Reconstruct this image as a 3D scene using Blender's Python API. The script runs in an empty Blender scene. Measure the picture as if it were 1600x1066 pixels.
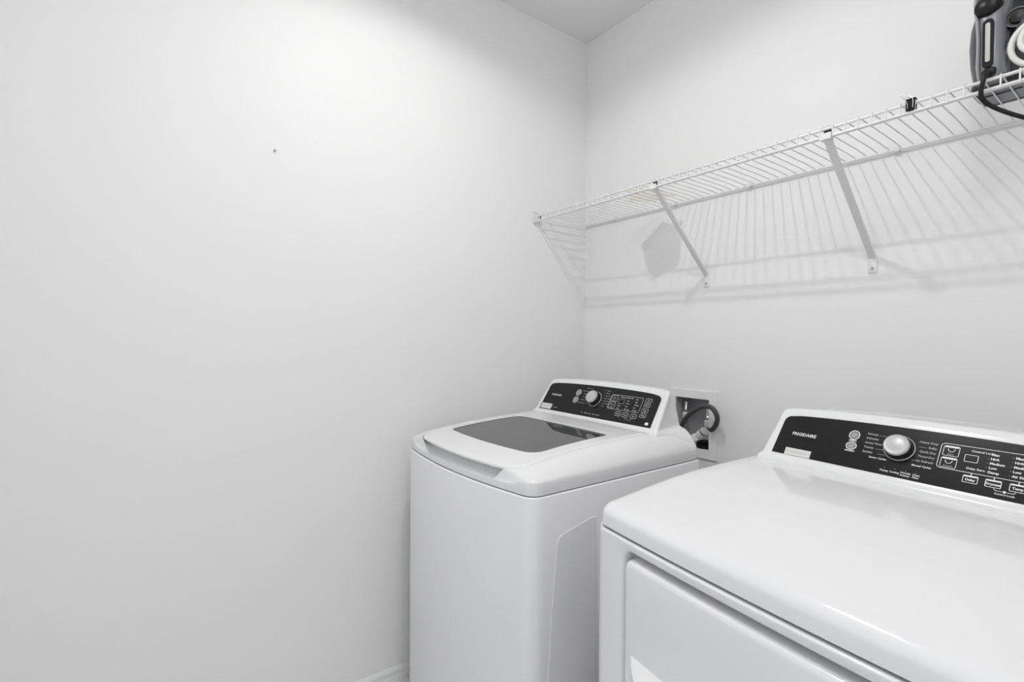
import bpy, bmesh, math, random
from mathutils import Vector, Matrix
random.seed(4)
S = bpy.context.scene
C = S.collection
PI = math.pi

# ------------------------------------------------------------------ camera
cd = bpy.data.cameras.new('camera')
cd.sensor_fit = 'HORIZONTAL'; cd.sensor_width = 36.0
cd.lens = 778.23 / 1600 * 36.0
cd.clip_start = 0.01
cam = bpy.data.objects.new('camera', cd); C.objects.link(cam)
R = (Matrix.Rotation(math.radians(53.642), 4, 'Z') @ Matrix.Rotation(math.radians(90 - 0.4647), 4, 'X')
     @ Matrix.Rotation(math.radians(0.3648), 4, 'Z'))
cam.matrix_world = Matrix.Translation((1.6931, -1.6739, 1.2773)) @ R
S.camera = cam

# ------------------------------------------------------------------ world, exposure
w = bpy.data.worlds.new('world'); S.world = w; w.use_nodes = True
w.node_tree.nodes['Background'].inputs[0].default_value = (0.97, 0.98, 1.0, 1)
w.node_tree.nodes['Background'].inputs[1].default_value = 0.88
S.view_settings.view_transform = 'Standard'
S.view_settings.look = 'None'
S.view_settings.gamma = 1
S.view_settings.use_curve_mapping = False
S.view_settings.exposure = 0.0
BULB_POWER = 1330.0
LED_R = 0.024
FILL_DOME_POWER = 25.5
FZ = 0.033          # floor level
H = 2.6586          # ceiling level
XR, YF = 2.10, -2.30

# ------------------------------------------------------------------ materials
MATS = {}
def mat(name, col, rough=0.5, metal=0.0, ior=1.5, bump=None, var=None, emit=0.0, coat=0.0, alpha=None, trans=0.0):
    m = bpy.data.materials.new(name); m.use_nodes = True
    nt = m.node_tree; b = nt.nodes['Principled BSDF']
    b.inputs['Base Color'].default_value = (*col, 1)
    b.inputs['Roughness'].default_value = rough
    b.inputs['Metallic'].default_value = metal
    b.inputs['IOR'].default_value = ior
    b.inputs['Coat Weight'].default_value = coat
    b.inputs['Transmission Weight'].default_value = trans
    tc = None
    if bump or var:
        tc = nt.nodes.new('ShaderNodeTexCoord')
    if bump:
        sc, st, dist = bump
        n = nt.nodes.new('ShaderNodeTexNoise'); n.inputs['Scale'].default_value = sc; n.inputs['Detail'].default_value = 3
        bp = nt.nodes.new('ShaderNodeBump'); bp.inputs['Strength'].default_value = st; bp.inputs['Distance'].default_value = dist
        nt.links.new(tc.outputs['Object'], n.inputs['Vector'])
        nt.links.new(n.outputs['Fac'], bp.inputs['Height']); nt.links.new(bp.outputs['Normal'], b.inputs['Normal'])
    if var:
        sc, amt = var
        n = nt.nodes.new('ShaderNodeTexNoise'); n.inputs['Scale'].default_value = sc; n.inputs['Detail'].default_value = 4
        r = nt.nodes.new('ShaderNodeValToRGB')
        r.color_ramp.elements[0].position = 0.3; r.color_ramp.elements[1].position = 0.7
        r.color_ramp.elements[0].color = (*[c * (1 - amt) for c in col], 1)
        r.color_ramp.elements[1].color = (*[min(1, c * (1 + amt)) for c in col], 1)
        nt.links.new(tc.outputs['Object'], n.inputs['Vector'])
        nt.links.new(n.outputs['Fac'], r.inputs['Fac']); nt.links.new(r.outputs['Color'], b.inputs['Base Color'])
    if emit:
        b.inputs['Emission Color'].default_value = (*col, 1); b.inputs['Emission Strength'].default_value = emit
    MATS[name] = m
    return m
M_wall = mat('wall_paint', (0.873, 0.873, 0.874), 0.5, ior=1.33, bump=(260, 0.12, 0.001), var=(1.3, 0.006))
M_ceil = mat('ceiling_paint', (0.87, 0.87, 0.868), 0.8, bump=(120, 0.2, 0.002))
M_trim = mat('trim_paint', (0.84, 0.84, 0.84), 0.3, var=(3, 0.004))
M_floor = mat('floor_tile', (0.82, 0.82, 0.82), 0.35, var=(5, 0.04))
M_enamel = mat('white_enamel', (0.82, 0.822, 0.835), 0.13, var=(2, 0.003))
M_plastic = mat('white_plastic', (0.83, 0.832, 0.84), 0.16, var=(2, 0.003))
M_black = mat('black_panel', (0.011, 0.011, 0.012), 0.30, ior=1.33, var=(30, 0.10))
M_gap = mat('dark_rubber', (0.06, 0.06, 0.065), 0.6, var=(20, 0.1))
M_print = mat('legend_print', (0.86, 0.86, 0.87), 0.5, var=(40, 0.02))
M_dim = mat('legend_grey', (0.48, 0.48, 0.49), 0.5, var=(40, 0.02))
M_badge = mat('badge_grey', (0.20, 0.20, 0.21), 0.5, var=(40, 0.05))
M_silver = mat('knob_silver', (0.56, 0.56, 0.57), 0.35, metal=0.15, var=(20, 0.02))
M_chrome = mat('chrome', (0.75, 0.75, 0.76), 0.15, metal=1.0, var=(20, 0.02))
M_knobdark = mat('knob_dark', (0.02, 0.02, 0.021), 0.3, var=(20, 0.05))
M_sticker = mat('sticker', (0.72, 0.72, 0.71), 0.5, var=(30, 0.02))
M_glass = mat('tinted_glass', (0.088, 0.089, 0.092), 0.03, ior=2.7, var=(8, 0.03))
def see_through(m, fac, tint):
    nt = m.node_tree; b = nt.nodes['Principled BSDF']; t = nt.nodes.new('ShaderNodeBsdfTransparent'); t.inputs[0].default_value = (*tint, 1)
    mx = nt.nodes.new('ShaderNodeMixShader'); mx.inputs[0].default_value = fac
    nt.links.new(b.outputs[0], mx.inputs[1]); nt.links.new(t.outputs[0], mx.inputs[2]); nt.links.new(mx.outputs[0], nt.nodes['Material Output'].inputs['Surface'])
see_through(M_glass, 0.22, (0.8, 0.8, 0.82))
M_tub = mat('tub_grey', (0.62, 0.62, 0.63), 0.3, var=(8, 0.05))
M_wire = mat('white_coated_wire', (0.80, 0.80, 0.80), 0.35, var=(30, 0.01))
M_box = mat('outlet_box_grey', (0.52, 0.52, 0.54), 0.5, var=(12, 0.08))
M_hose = mat('hose_rubber', (0.055, 0.057, 0.06), 0.45, bump=(300, 0.2, 0.001))
M_ivory = mat('ivory_plastic', (0.74, 0.71, 0.62), 0.4, var=(20, 0.03))
M_pvc = mat('pvc_white', (0.90, 0.90, 0.89), 0.4, var=(20, 0.02))
M_blackp = mat('black_plastic', (0.007, 0.007, 0.008), 0.35, ior=1.35, var=(20, 0.08))
M_iron1 = mat('iron_slate', (0.070, 0.073, 0.090), 0.35, var=(18, 0.08))
M_heel = mat('iron_heel', (0.035, 0.036, 0.042), 0.4, var=(18, 0.08))
M_iron2 = mat('iron_grey', (0.23, 0.235, 0.26), 0.33, var=(18, 0.05))
M_iron3 = mat('iron_light_grey', (0.42, 0.42, 0.43), 0.35, var=(18, 0.04))
M_window = mat('water_window', (0.55, 0.54, 0.50), 0.25, var=(18, 0.03))
M_pale = mat('pale_cable', (0.74, 0.73, 0.69), 0.45, var=(18, 0.02))
M_steel = mat('sole_steel', (0.6, 0.6, 0.6), 0.25, metal=1.0, var=(10, 0.03))
M_bulb = mat('bulb_glow', (1.0, 0.995, 0.985), 0.4, emit=BULB_POWER)
M_dome = mat('fill_dome_glow', (1.0, 0.995, 0.985), 0.4, emit=FILL_DOME_POWER)
def paper_mat():
    m = bpy.data.materials.new('thin_paper'); m.use_nodes = True
    nt = m.node_tree; b = nt.nodes['Principled BSDF']; out = nt.nodes['Material Output']
    b.inputs['Base Color'].default_value = (0.80, 0.77, 0.71, 1); b.inputs['Roughness'].default_value = 0.8
    t = nt.nodes.new('ShaderNodeBsdfTranslucent'); n = nt.nodes.new('ShaderNodeTexNoise'); n.inputs['Scale'].default_value = 40
    r = nt.nodes.new('ShaderNodeValToRGB')
    r.color_ramp.elements[0].color = (0.93, 0.91, 0.87, 1); r.color_ramp.elements[1].color = (0.96, 0.94, 0.90, 1)
    tc = nt.nodes.new('ShaderNodeTexCoord'); nt.links.new(tc.outputs['Object'], n.inputs['Vector'])
    nt.links.new(n.outputs['Fac'], r.inputs['Fac']); nt.links.new(r.outputs['Color'], t.inputs['Color'])
    mx = nt.nodes.new('ShaderNodeMixShader'); mx.inputs[0].default_value = 0.85
    nt.links.new(b.outputs[0], mx.inputs[1]); nt.links.new(t.outputs[0], mx.inputs[2]); nt.links.new(mx.outputs[0], out.inputs['Surface'])
    return m
M_paper = paper_mat()

# ------------------------------------------------------------------ helpers
def tag(o, label=None, cat=None, group=None, kind=None):
    if label: o['label'] = label
    if cat: o['category'] = cat
    if group: o['group'] = group
    if kind: o['kind'] = kind
    return o
def empty(name, loc, rz=0.0):
    o = bpy.data.objects.new(name, None); o.empty_display_size = 0.05
    C.objects.link(o); o.location = loc; o.rotation_euler = (0, 0, rz); return o
def link_mesh(name, me, m, parent=None, smooth=True, angle=35):
    if m: me.materials.append(m)
    if smooth:
        me.polygons.foreach_set('use_smooth', [True] * len(me.polygons))
        try: me.set_sharp_from_angle(angle=math.radians(angle))
        except Exception: pass
    o = bpy.data.objects.new(name, me); C.objects.link(o)
    if parent: o.parent = parent
    return o
def mesh_of(name, V, F):
    me = bpy.data.meshes.new(name); me.from_pydata([tuple(v) for v in V], [], F); me.validate(); me.update()
    bm = bmesh.new(); bm.from_mesh(me); bmesh.ops.recalc_face_normals(bm, faces=bm.faces[:]); bm.to_mesh(me); bm.free()
    return me
def mk(name, V, F, m, parent=None, smooth=True, angle=35):
    return link_mesh(name, mesh_of(name, V, F), m, parent, smooth, angle)
class MB:
    def __init__(s): s.V = []; s.F = []
    def add(s, V, F):
        o = len(s.V); s.V += [tuple(v) for v in V]; s.F += [tuple(i + o for i in f) for f in F]; return s
    def box(s, a, b):
        x0, y0, z0 = a; x1, y1, z1 = b
        return s.add([(x0,y0,z0),(x1,y0,z0),(x1,y1,z0),(x0,y1,z0),(x0,y0,z1),(x1,y0,z1),(x1,y1,z1),(x0,y1,z1)],
                     [(0,3,2,1),(4,5,6,7),(0,1,5,4),(1,2,6,5),(2,3,7,6),(3,0,4,7)])
    def loft(s, rings, cap0=True, cap1=True):
        n = len(rings[0]); V = [p for r in rings for p in r]; F = []
        for k in range(len(rings) - 1):
            for i in range(n):
                j = (i + 1) % n
                F.append((k*n+i, k*n+j, (k+1)*n+j, (k+1)*n+i))
        if cap0: F.append(tuple(range(n))[::-1])
        if cap1: F.append(tuple((len(rings)-1)*n + i for i in range(n)))
        return s.add(V, F)
    def tube(s, pts, r, seg=8, caps=True):
        pts = [Vector(p) for p in pts]; rings = []
        prev = None
        for i, p in enumerate(pts):
            if i == 0: t = pts[1] - p
            elif i == len(pts) - 1: t = p - pts[i-1]
            else: t = (pts[i+1] - p).normalized() + (p - pts[i-1]).normalized()
            t.normalize()
            if prev is None:
                a = Vector((0, 0, 1)) if abs(t.z) < 0.9 else Vector((1, 0, 0))
                u = t.cross(a).normalized()
            else:
                u = (prev - t * prev.dot(t)).normalized()
            prev = u; v = t.cross(u)
            rr = r[i] if isinstance(r, (list, tuple)) else r
            rings.append([p + (u * math.cos(2*PI*k/seg) + v * math.sin(2*PI*k/seg)) * rr for k in range(seg)])
        return s.loft(rings, caps, caps)
    def lathe(s, prof, origin=(0,0,0), axis=(0,0,1), seg=24, ring=False):
        ax = Vector(axis).normalized(); a = Vector((0,0,1)) if abs(ax.z) < 0.9 else Vector((1,0,0))
        u = ax.cross(a).normalized(); v = ax.cross(u); o = Vector(origin)
        rings = [[o + ax*h + (u*math.cos(2*PI*k/seg) + v*math.sin(2*PI*k/seg))*r for k in range(seg)] for r, h in prof]
        if ring: return s.loft(rings + [rings[0]], False, False)
        return s.loft(rings, True, True)
    def build(s, name, m, parent=None, smooth=True, angle=35):
        return mk(name, s.V, s.F, m, parent, smooth, angle)
def bevel_box(name, a, b, r, m, parent=None, seg=2):
    bm = bmesh.new(); mb = MB().box(a, b); vs = [bm.verts.new(v) for v in mb.V]
    for f in mb.F: bm.faces.new([vs[i] for i in f])
    bmesh.ops.bevel(bm, geom=bm.edges[:], offset=r, segments=seg, profile=0.5, affect='EDGES')
    me = bpy.data.meshes.new(name); bm.to_mesh(me); bm.free()
    return link_mesh(name, me, m, parent, True, 50)
def spline(pts, n=8):
    P = [Vector(p) for p in pts]; out = []
    for i in range(len(P) - 1):
        p0 = P[max(i-1, 0)]; p1 = P[i]; p2 = P[i+1]; p3 = P[min(i+2, len(P)-1)]
        for k in range(n):
            t = k / n
            out.append(0.5 * ((2*p1) + (p2-p0)*t + (2*p0-5*p1+4*p2-p3)*t*t + (3*p1-p0-3*p2+p3)*t**3))
    out.append(P[-1]); return out
def interp(x, xs, ys):
    if x <= xs[0]: return ys[0]
    for i in range(len(xs) - 1):
        if x <= xs[i+1]:
            t = (x - xs[i]) / (xs[i+1] - xs[i]); return ys[i] + (ys[i+1] - ys[i]) * t
    return ys[-1]
def sstep(a, b, x):
    t = max(0, min(1, (x - a) / (b - a))); return t*t*(3-2*t)
def path(u0, u1, v0, v1, rf, rb, nf=40, ns=24, nb=24, na=8):
    """closed rounded rectangle, anticlockwise from the front left; rf / rb front and back corner radii"""
    P = []
    for k in range(na): a = PI + PI/2*k/na; P.append((u0+rf+rf*math.cos(a), v0+rf+rf*math.sin(a)))
    for k in range(nf): P.append((u0+rf+(u1-u0-2*rf)*k/nf, v0))
    for k in range(na): a = -PI/2 + PI/2*k/na; P.append((u1-rf+rf*math.cos(a), v0+rf+rf*math.sin(a)))
    for k in range(ns): P.append((u1, v0+rf+(v1-v0-rf-rb)*k/ns))
    for k in range(na): a = PI/2*k/na; P.append((u1-rb+rb*math.cos(a), v1-rb+rb*math.sin(a)))
    for k in range(nb): P.append((u1-rb-(u1-u0-2*rb)*k/nb, v1))
    for k in range(na): a = PI/2 + PI/2*k/na; P.append((u0+rb+rb*math.cos(a), v1-rb+rb*math.sin(a)))
    for k in range(ns): P.append((u0, v1-rb-(v1-v0-rf-rb)*k/ns))
    return P

# ------------------------------------------------------------------ the room
def slab(name, a, b, m, parent=None):
    return tag(MB().box(a, b).build(name, m, parent, False), kind='structure')
slab('floor', (-0.1, YF-1.4, FZ-0.1), (XR+0.1, 0.1, FZ), M_floor)
slab('ceiling', (-0.1, YF-0.1, H), (XR+0.1, 0.1, H+0.1), M_ceil)
slab('wall_left', (-0.1, YF-0.1, FZ-0.1), (0, 0.12, H), M_wall)
slab('wall_right', (XR, YF-0.1, FZ-0.1), (XR+0.1, 0.12, H), M_wall)
# back wall with the opening for the water outlet box
BX0, BX1, BZ0, BZ1 = 0.500, 0.657, 0.858, 1.056
mb = MB()
mb.box((0, 0, FZ-0.1), (BX0, 0.12, H)).box((BX1, 0, FZ-0.1), (XR, 0.12, H)).box((BX0, 0, FZ-0.1), (BX1, 0.12, BZ0)).box((BX0, 0, BZ1), (BX1, 0.12, H))
bm = bmesh.new(); vs = [bm.verts.new(v) for v in mb.V]
for f in mb.F: bm.faces.new([vs[i] for i in f])
bmesh.ops.remove_doubles(bm, verts=bm.verts[:], dist=1e-5)
me = bpy.data.meshes.new('wall_back'); bm.to_mesh(me); bm.free()
tag(link_mesh('wall_back', me, M_wall, None, False), kind='structure')
# wall behind the camera with the open doorway
mb = MB(); DX0, DX1, DZ = 0.55, 2.00, 2.15
mb.box((0, YF-0.1, FZ-0.1), (DX0, YF, H)).box((DX1, YF-0.1, FZ-0.1), (XR, YF, H)).box((DX0, YF-0.1, DZ), (DX1, YF, H))
tag(mb.build('wall_front', M_wall, None, False), kind='structure')
mb = MB()
mb.box((DX0-0.06, YF, FZ), (DX0, YF+0.015, DZ+0.06)).box((DX1, YF, FZ), (DX1+0.06, YF+0.015, DZ+0.06)).box((DX0, YF, DZ), (DX1, YF+0.015, DZ+0.06))
tag(mb.build('trim_1', M_trim, None, False), kind='structure')
# baseboards: moulded profile (distance from wall, height)
BP = [(0.0, 0.0), (0.017, 0.0), (0.017, 0.010), (0.0145, 0.012), (0.0145, 0.0155), (0.0165, 0.0175), (0.0145, 0.0195), (0.013, 0.021),
      (0.013, 0.040), (0.010, 0.0455), (0.006, 0.049), (0.0, 0.050)]
def baseboard(name, fn, t0, t1):
    mb = MB(); mb.loft([[fn(t, d, h + FZ) for d, h in BP] for t in (t0, t1)])
    tag(mb.build(name, M_trim, None, True, 25), kind='structure')
baseboard('baseboard_left', lambda t, d, h: (d, t, h), YF, -0.0)
baseboard('baseboard_back', lambda t, d, h: (t, -d, h), 0.017, XR)
# small nail stub on the left wall
mb = MB().lathe([(0.0005, 0), (0.0022, 0.0004), (0.0022, 0.004), (0.0035, 0.0045), (0.003, 0.006), (0.0005, 0.0065)], (0, -1.35, 1.852), (1, 0, 0.15), 10)
tag(mb.build('nail', mat('nail_metal', (0.2, 0.2, 0.2), 0.4, metal=0.8, var=(20, 0.1))), 'tiny dark nail stub alone on the blank left wall', 'nail')

# ------------------------------------------------------------------ ceiling lamp (above, out of view)
lamp = empty('ceiling_lamp', (0.81, -1.05, H))
tag(lamp, 'round white ceiling downlight above the washer', 'lamp')
MB().lathe([(0.075, 0), (0.105, 0), (0.105, -0.004), (0.098, -0.008), (0.079, -0.026), (0.075, -0.026)], (0, 0, 0), (0, 0, 1), 36, True).build('trim_ring', M_trim, lamp)
MB().lathe([(0.0005, 0), (0.074, 0), (0.074, -0.024), (0.0715, -0.024), (0.0715, -0.004), (0.0005, -0.004)], (0, 0, 0), (0, 0, 1), 36).build('baffle', M_gap, lamp)
MB().lathe([(0.0005, -0.0045), (LED_R, -0.0045), (LED_R, -0.0060), (0.0005, -0.0060)], (0, 0, 0), (0, 0, 1), 28).build('light_disc', M_bulb, lamp)

dome = empty('fill_dome', (1.70, -1.50, H))  # added unseen dome, soft fill that evens out the room light
tag(dome, 'round frosted dome on the ceiling, added out of view as soft fill light', 'lamp')
MB().lathe([(0.0005, 0), (0.175, 0), (0.175, -0.018), (0.165, -0.022), (0.0005, -0.022)], (0, 0, 0), (0, 0, 1), 40).build('base_plate', M_trim, dome)
MB().lathe([(0.0005, -0.0225), (0.160, -0.0225), (0.158, -0.045), (0.140, -0.075), (0.100, -0.100), (0.050, -0.112), (0.0005, -0.116)], (0, 0, 0), (0, 0, 1), 40).build('fill_dome_shade', M_dome, dome)

# ------------------------------------------------------------------ washer and dryer
W_, D_ = 0.686, 0.682
SEAM = 0.895
def L(u, v, z): return (u - W_/2, v - D_/2, z - FZ)      # machine coordinates (front left corner) to its empty
def bowed(P, bow, reach=0.30):
    return [(u, v - bow*4*(u/W_)*(1-u/W_)*max(0, 1 - max(v, 0)/reach)) for u, v in P]
def outline(inset, bow, r=0.034):
    rr = max(0.004, r - inset)
    return bowed(path(inset, W_-inset, inset, D_-inset, rr, max(0.004, 0.02-inset*0.3)), bow)
def place(x0, y0, th):
    c, s = math.cos(th), math.sin(th)
    return (x0 + W_/2*c - D_/2*s, y0 + W_/2*s + D_/2*c, FZ)

class Panel:
    """sloping control panel plane: a to the right from the middle, b up the slope, n off the surface"""
    def __init__(s, vb, zb, vt, zt):
        s.vb, s.zb, s.vt, s.zt = vb, zb, vt, zt
        s.len = math.hypot(vt-vb, zt-zb); s.dv = (vt-vb)/s.len; s.dz = (zt-zb)/s.len
    def __call__(s, a, b, n=0.0):
        return L(W_/2 + a, s.vb + b*s.dv - n*s.dz, s.zb + b*s.dz + n*s.dv)
    def normal(s): return Vector((0, -s.dz, s.dv))

def console(par, pn, zbase, wtop=0.288, wbot=0.296):
    zb, zt = pn.zb, pn.zt
    lv = []   # z, front v, back v, half width
    for dz_, hf, hb_ in ((0.034, 0.300, 0.3410), (0.042, 0.300, 0.3385), (0.058, 0.3005, 0.3300), (0.074, 0.301, 0.3170)):
        lv.append((SEAM+dz_, pn.vb-0.016, D_-0.003, hf, hf-hb_))
    lv.append((zb-0.014, pn.vb-0.0145, D_-0.004, 0.3025, 0.002))
    lv.append((zb-0.009, pn.vb-0.010, D_-0.004, wbot+0.006, 0.016))
    lv.append((zb-0.005, pn.vb-0.005, D_-0.004, wbot+0.002, 0.021))
    for t in (0.0, 0.1, 0.25, 0.5, 0.75, 0.9, 1.0):
        lv.append((zb + (zt-zb)*t, pn.vb + (pn.vt-pn.vb)*t, D_-0.004-0.010*t*t, wbot + (wtop-wbot)*t, 0.023+0.012*t))
    lv.append((zt+0.006, pn.vt+0.0045, D_-0.020, wtop-0.0015, 0.036))
    lv.append((zt+0.0105, pn.vt+0.010, D_-0.028, wtop-0.005, 0.036))
    lv.append((zt+0.0125, pn.vt+0.018, D_-0.040, wtop-0.012, 0.034))
    rings = []
    for z, f, b, hw, tp in lv:
        k = sstep(zb, zt, z)*0.010
        P = path(W_/2-hw, W_/2+hw, f, b, 0.012, 0.025, 32, 6, 16, 6)
        rings.append([L(W_/2 + (u-W_/2)*(1 - tp/hw*max(0, (v-f)/(b-f))**0.8), v, z - k*((u-W_/2)/hw)**2*0.6 - k*0.4*abs((u-W_/2)/hw)**6) for u, v in P])
    return MB().loft(rings).build('console', M_plastic, par, True, 50)

def panel_plate(par, pn, hw=0.2685, inset_t=0.004):
    T = pn.len - inset_t; r = 0.016; P = []
    P.append((-hw, 0.001))
    n = 24
    def top(a): return T - 0.010*(a/hw)**2*0.7 - 0.003*abs(a/hw)**6
    P += [(hw*(2*k/n-1), 0.001) for k in range(1, n)]
    P.append((hw, 0.001))
    hwt = hw - 0.004
    for k in range(0, 7):
        a = PI/2*k/6; P.append((hwt - r + r*math.cos(a), top(hwt) - r + r*math.sin(a)))
    P += [((hwt-r)*(1-2*k/n), top((hwt-r)*(1-2*k/n))) for k in range(1, n)]
    for k in range(0, 7):
        a = PI/2 + PI/2*k/6; P.append((-hwt + r + r*math.cos(a), top(hwt) - r + r*math.sin(a)))
    rings = [[pn(a, b, -0.004) for a, b in P], [pn(a, b, 0.0006) for a, b in P]]
    return MB().loft(rings).build('control_panel', M_black, par, True, 40)

def text_geo(mb, pn, txt, a, b, size, align='LEFT', n=0.0011, bold=0.0, shear=0.0):
    cu = bpy.data.curves.new('t', 'FONT'); cu.body = txt; cu.size = size; cu.align_x = align; cu.align_y = 'CENTER'
    cu.resolution_u = 2; cu.offset = bold; cu.shear = shear
    o = bpy.data.objects.new('t', cu); C.objects.link(o)
    dg = bpy.context.evaluated_depsgraph_get(); me = bpy.data.meshes.new_from_object(o.evaluated_get(dg))
    mb.add([pn(a + v.co.x, b + v.co.y, n) for v in me.vertices], [tuple(p.vertices) for p in me.polygons])
    bpy.data.objects.remove(o); bpy.data.curves.remove(cu); bpy.data.meshes.remove(me)
def rr2(a0, a1, b0, b1, r, seg=5):
    P = []
    for cx, cy, s in ((a1-r, b1-r, 0), (a0+r, b1-r, 1), (a0+r, b0+r, 2), (a1-r, b0+r, 3)):
        for k in range(seg+1):
            t = PI/2*(s + k/seg); P.append((cx + r*math.cos(t), cy + r*math.sin(t)))
    return P
def frame_geo(mb, pn, a0, a1, b0, b1, r, wd, n=0.0011):
    A = rr2(a0, a1, b0, b1, r); B = rr2(a0+wd, a1-wd, b0+wd, b1-wd, max(0.0004, r-wd)); k = len(A)
    mb.add([pn(a, b, n) for a, b in A] + [pn(a, b, n) for a, b in B], [(i, (i+1) % k, k+(i+1) % k, k+i) for i in range(k)])
def pad_geo(mb, pn, P, n=0.0011):
    mb.add([pn(a, b, n) for a, b in P], [tuple(range(len(P)))])
def line_geo(mb, pn, a0, b0, a1, b1, wd, n=0.0011):
    d = Vector((a1-a0, b1-b0)).normalized(); q = Vector((-d.y, d.x))*wd/2
    pad_geo(mb, pn, [(a0+q.x, b0+q.y), (a0-q.x, b0-q.y), (a1-q.x, b1-q.y), (a1+q.x, b1+q.y)], n)
def oval_frame(mb, pn, a, b, ra, rb, wd, n=0.0011, seg=24):
    A = [(a+ra*math.cos(2*PI*k/seg), b+rb*math.sin(2*PI*k/seg)) for k in range(seg)]
    B = [(a+(ra-wd)*math.cos(2*PI*k/seg), b+(rb-wd)*math.sin(2*PI*k/seg)) for k in range(seg)]
    mb.add([pn(*p, n) for p in A+B], [(i, (i+1) % seg, seg+(i+1) % seg, seg+i) for i in range(seg)])
def disc(a, b, ra, rb, seg=20): return [(a+ra*math.cos(2*PI*k/seg), b+rb*math.sin(2*PI*k/seg)) for k in range(seg)]

def knob(par, pn, a, b, r=0.0225, hs=1.0, rr=1.26):
    o = Vector(pn(a, b, 0.0008)); ax = pn.normal()
    ring = MB().lathe([(r*rr, 0), (r*rr, 0.0012), (r*(rr-0.04), 0.0018), (r*(rr-0.08), 0.0012), (r*(rr-0.08), 0)], o, ax, 40, True).build('knob_ring', M_dim, par)
    k = MB().lathe([(0.001, 0), (r*1.10, 0.0005), (r*1.08, 0.004*hs), (r*1.02, 0.016*hs), (r*0.9, 0.018*hs), (0.001, 0.018*hs)], o, ax, 40).build('knob', M_knobdark, par)
    MB().lathe([(q, h*hs) for q, h in ((r*0.9, 0.0165), (r*1.0, 0.0175), (r*0.985, 0.022), (r*0.93, 0.0238), (r*0.86, 0.0232), (r*0.80, 0.0225), (r*0.5, 0.0242), (0.0005, 0.0250))],
               o, ax, 40).build('knob_cap', M_silver, k, True, 50)
def sticker(par, pn, a0, a1, b0, b1, lines):
    P = [(a0, b0), (a1, b0), (a1, b1), (a0, b1)]
    s = MB().loft([[pn(a, b, 0.0006) for a, b in P], [pn(a, b, 0.0012) for a, b in P]]).build('sticker', M_sticker, par, False)
    s['label'] = 'small white rectangular sticker'
    mb = MB()
    for t, b, sz in lines: text_geo(mb, pn, t, (a0+a1)/2, b, sz, 'CENTER', 0.0015)
    tag(mb.build('sticker_text', M_dim, s, False), kind='stuff')

def cabinet(par, bow, frontset=0.0):
    rings = []
    for z, i in ((FZ+0.012, 0.012), (FZ+0.02, 0.002), (FZ+0.03, 0.0), (SEAM-0.004, 0.0), (SEAM-0.0015, 0.001), (SEAM, 0.0035), (SEAM-0.001, 0.012)):
        P = outline(i, bow)
        rings.append([L(u, v + frontset*(1 - sstep(0, 0.03, v)), z) for u, v in P])
    o = MB().loft(rings).build('cabinet', M_enamel, par, True, 40)
    for fu in (0.06, W_-0.06):
        for fv in (0.07, D_-0.07):
            MB().lathe([(0.001, 0), (0.022, 0), (0.022, 0.008), (0.008, 0.010), (0.008, 0.02), (0.001, 0.02)], L(fu, fv, FZ), (0, 0, 1), 14).build('levelling_foot', M_gap, par)
    return o

# ---- washing machine
wm = empty('washing_machine', place(0.100, -0.942, 0.0))
tag(wm, 'white top-loading washing machine with a tinted glass lid', 'washing machine')
BOW = 0.037
cab = cabinet(wm, BOW)
# raised press line on the right side of the cabinet
pts = [(0.048, 0.20), (0.048, 0.447), (0.060, 0.622), (0.075, 0.770), (0.079, 0.784), (0.090, 0.793), (0.139, 0.804), (0.198, 0.8155), (0.206, 0.8155), (0.212, 0.806), (0.2155, 0.378), (0.2155, 0.20)]
cx = sum(p[0] for p in pts)/len(pts); cz = 0.5
def shr(k): return [(cx + (a-cx)*(1-k/0.09), cz + (b-cz)*(1-k/0.35)) for a, b in pts]
mb = MB().loft([[L(W_-0.0005+e, a, b) for a, b in shr(k)] for e, k in ((0, 0), (0.0012, 0.0005), (0.0016, 0.002), (0.0016, 0.006))])
mb.build('side_press_panel', M_enamel, wm, True, 60)

ZV = [-0.06, -0.03, -0.015, 0.0, 0.03, 0.05, 0.10, 0.20, 0.30, 0.40, 0.52, 0.70]
ZL = [0.925, 0.9385, 0.9425, 0.9465, 0.9535, 0.9575, 0.9655, 0.9755, 0.9815, 0.9855, 0.990, 0.991]
def zlid(u, v): return interp(v, ZV, ZL) + 0.004*(1 - ((u-W_/2)/0.28)**2)
LU0, LU1, LV0, LV1 = 0.066, 0.620, 0.018, 0.496
def lid_path(g=0.0):
    P = path(LU0+g, LU1-g, LV0+g, LV1-g, 0.05-g, 0.012)
    return bowed(P, BOW*1.0)
lidP = lid_path(0)
outP = outline(0.0055, BOW)
def recess(u, v):
    return sstep(0.022, 0.100, u)*(1-sstep(W_-0.100, W_-0.022, u))*(1 - sstep(0.04, 0.07, v))
def cap_z(f, u, v, uo, vo):
    zt = zlid(u, v) - 0.0015
    zn = 0.930 + (zt - 0.930)*math.sin(f*PI/2)**0.75
    m = recess(uo, vo)
    zr = 0.9145 if f <= 0 else interp(f, [0, 0.15, 0.4, 1.0], [0.9145, 0.9125, 0.9095, 0.9090])
    return zn*(1-m) + zr*m
rings = []
rings.append([L(u, v, SEAM+0.0015) for u, v in outline(0.0075, BOW)])
rings.append([L(u, v, SEAM+0.004) for u, v in outP])
for f0 in (0.0,):
    rings.append([L(u, v, cap_z(0, u, v, u, v) - 0.004) for u, v in outP])
for f in (0.0, 0.03, 0.08, 0.15, 0.25, 0.4, 0.55, 0.7, 0.85, 1.0):
    ring = []
    for (u0, v0), (u1, v1) in zip(outP, lidP):
        g = 0.01 + 0.99*f
        u = u0 + (u1-u0)*g; v = v0 + (v1-v0)*g
        ring.append(L(u, v, cap_z(f, u, v, u0, v0)))
    rings.append(ring)
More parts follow.
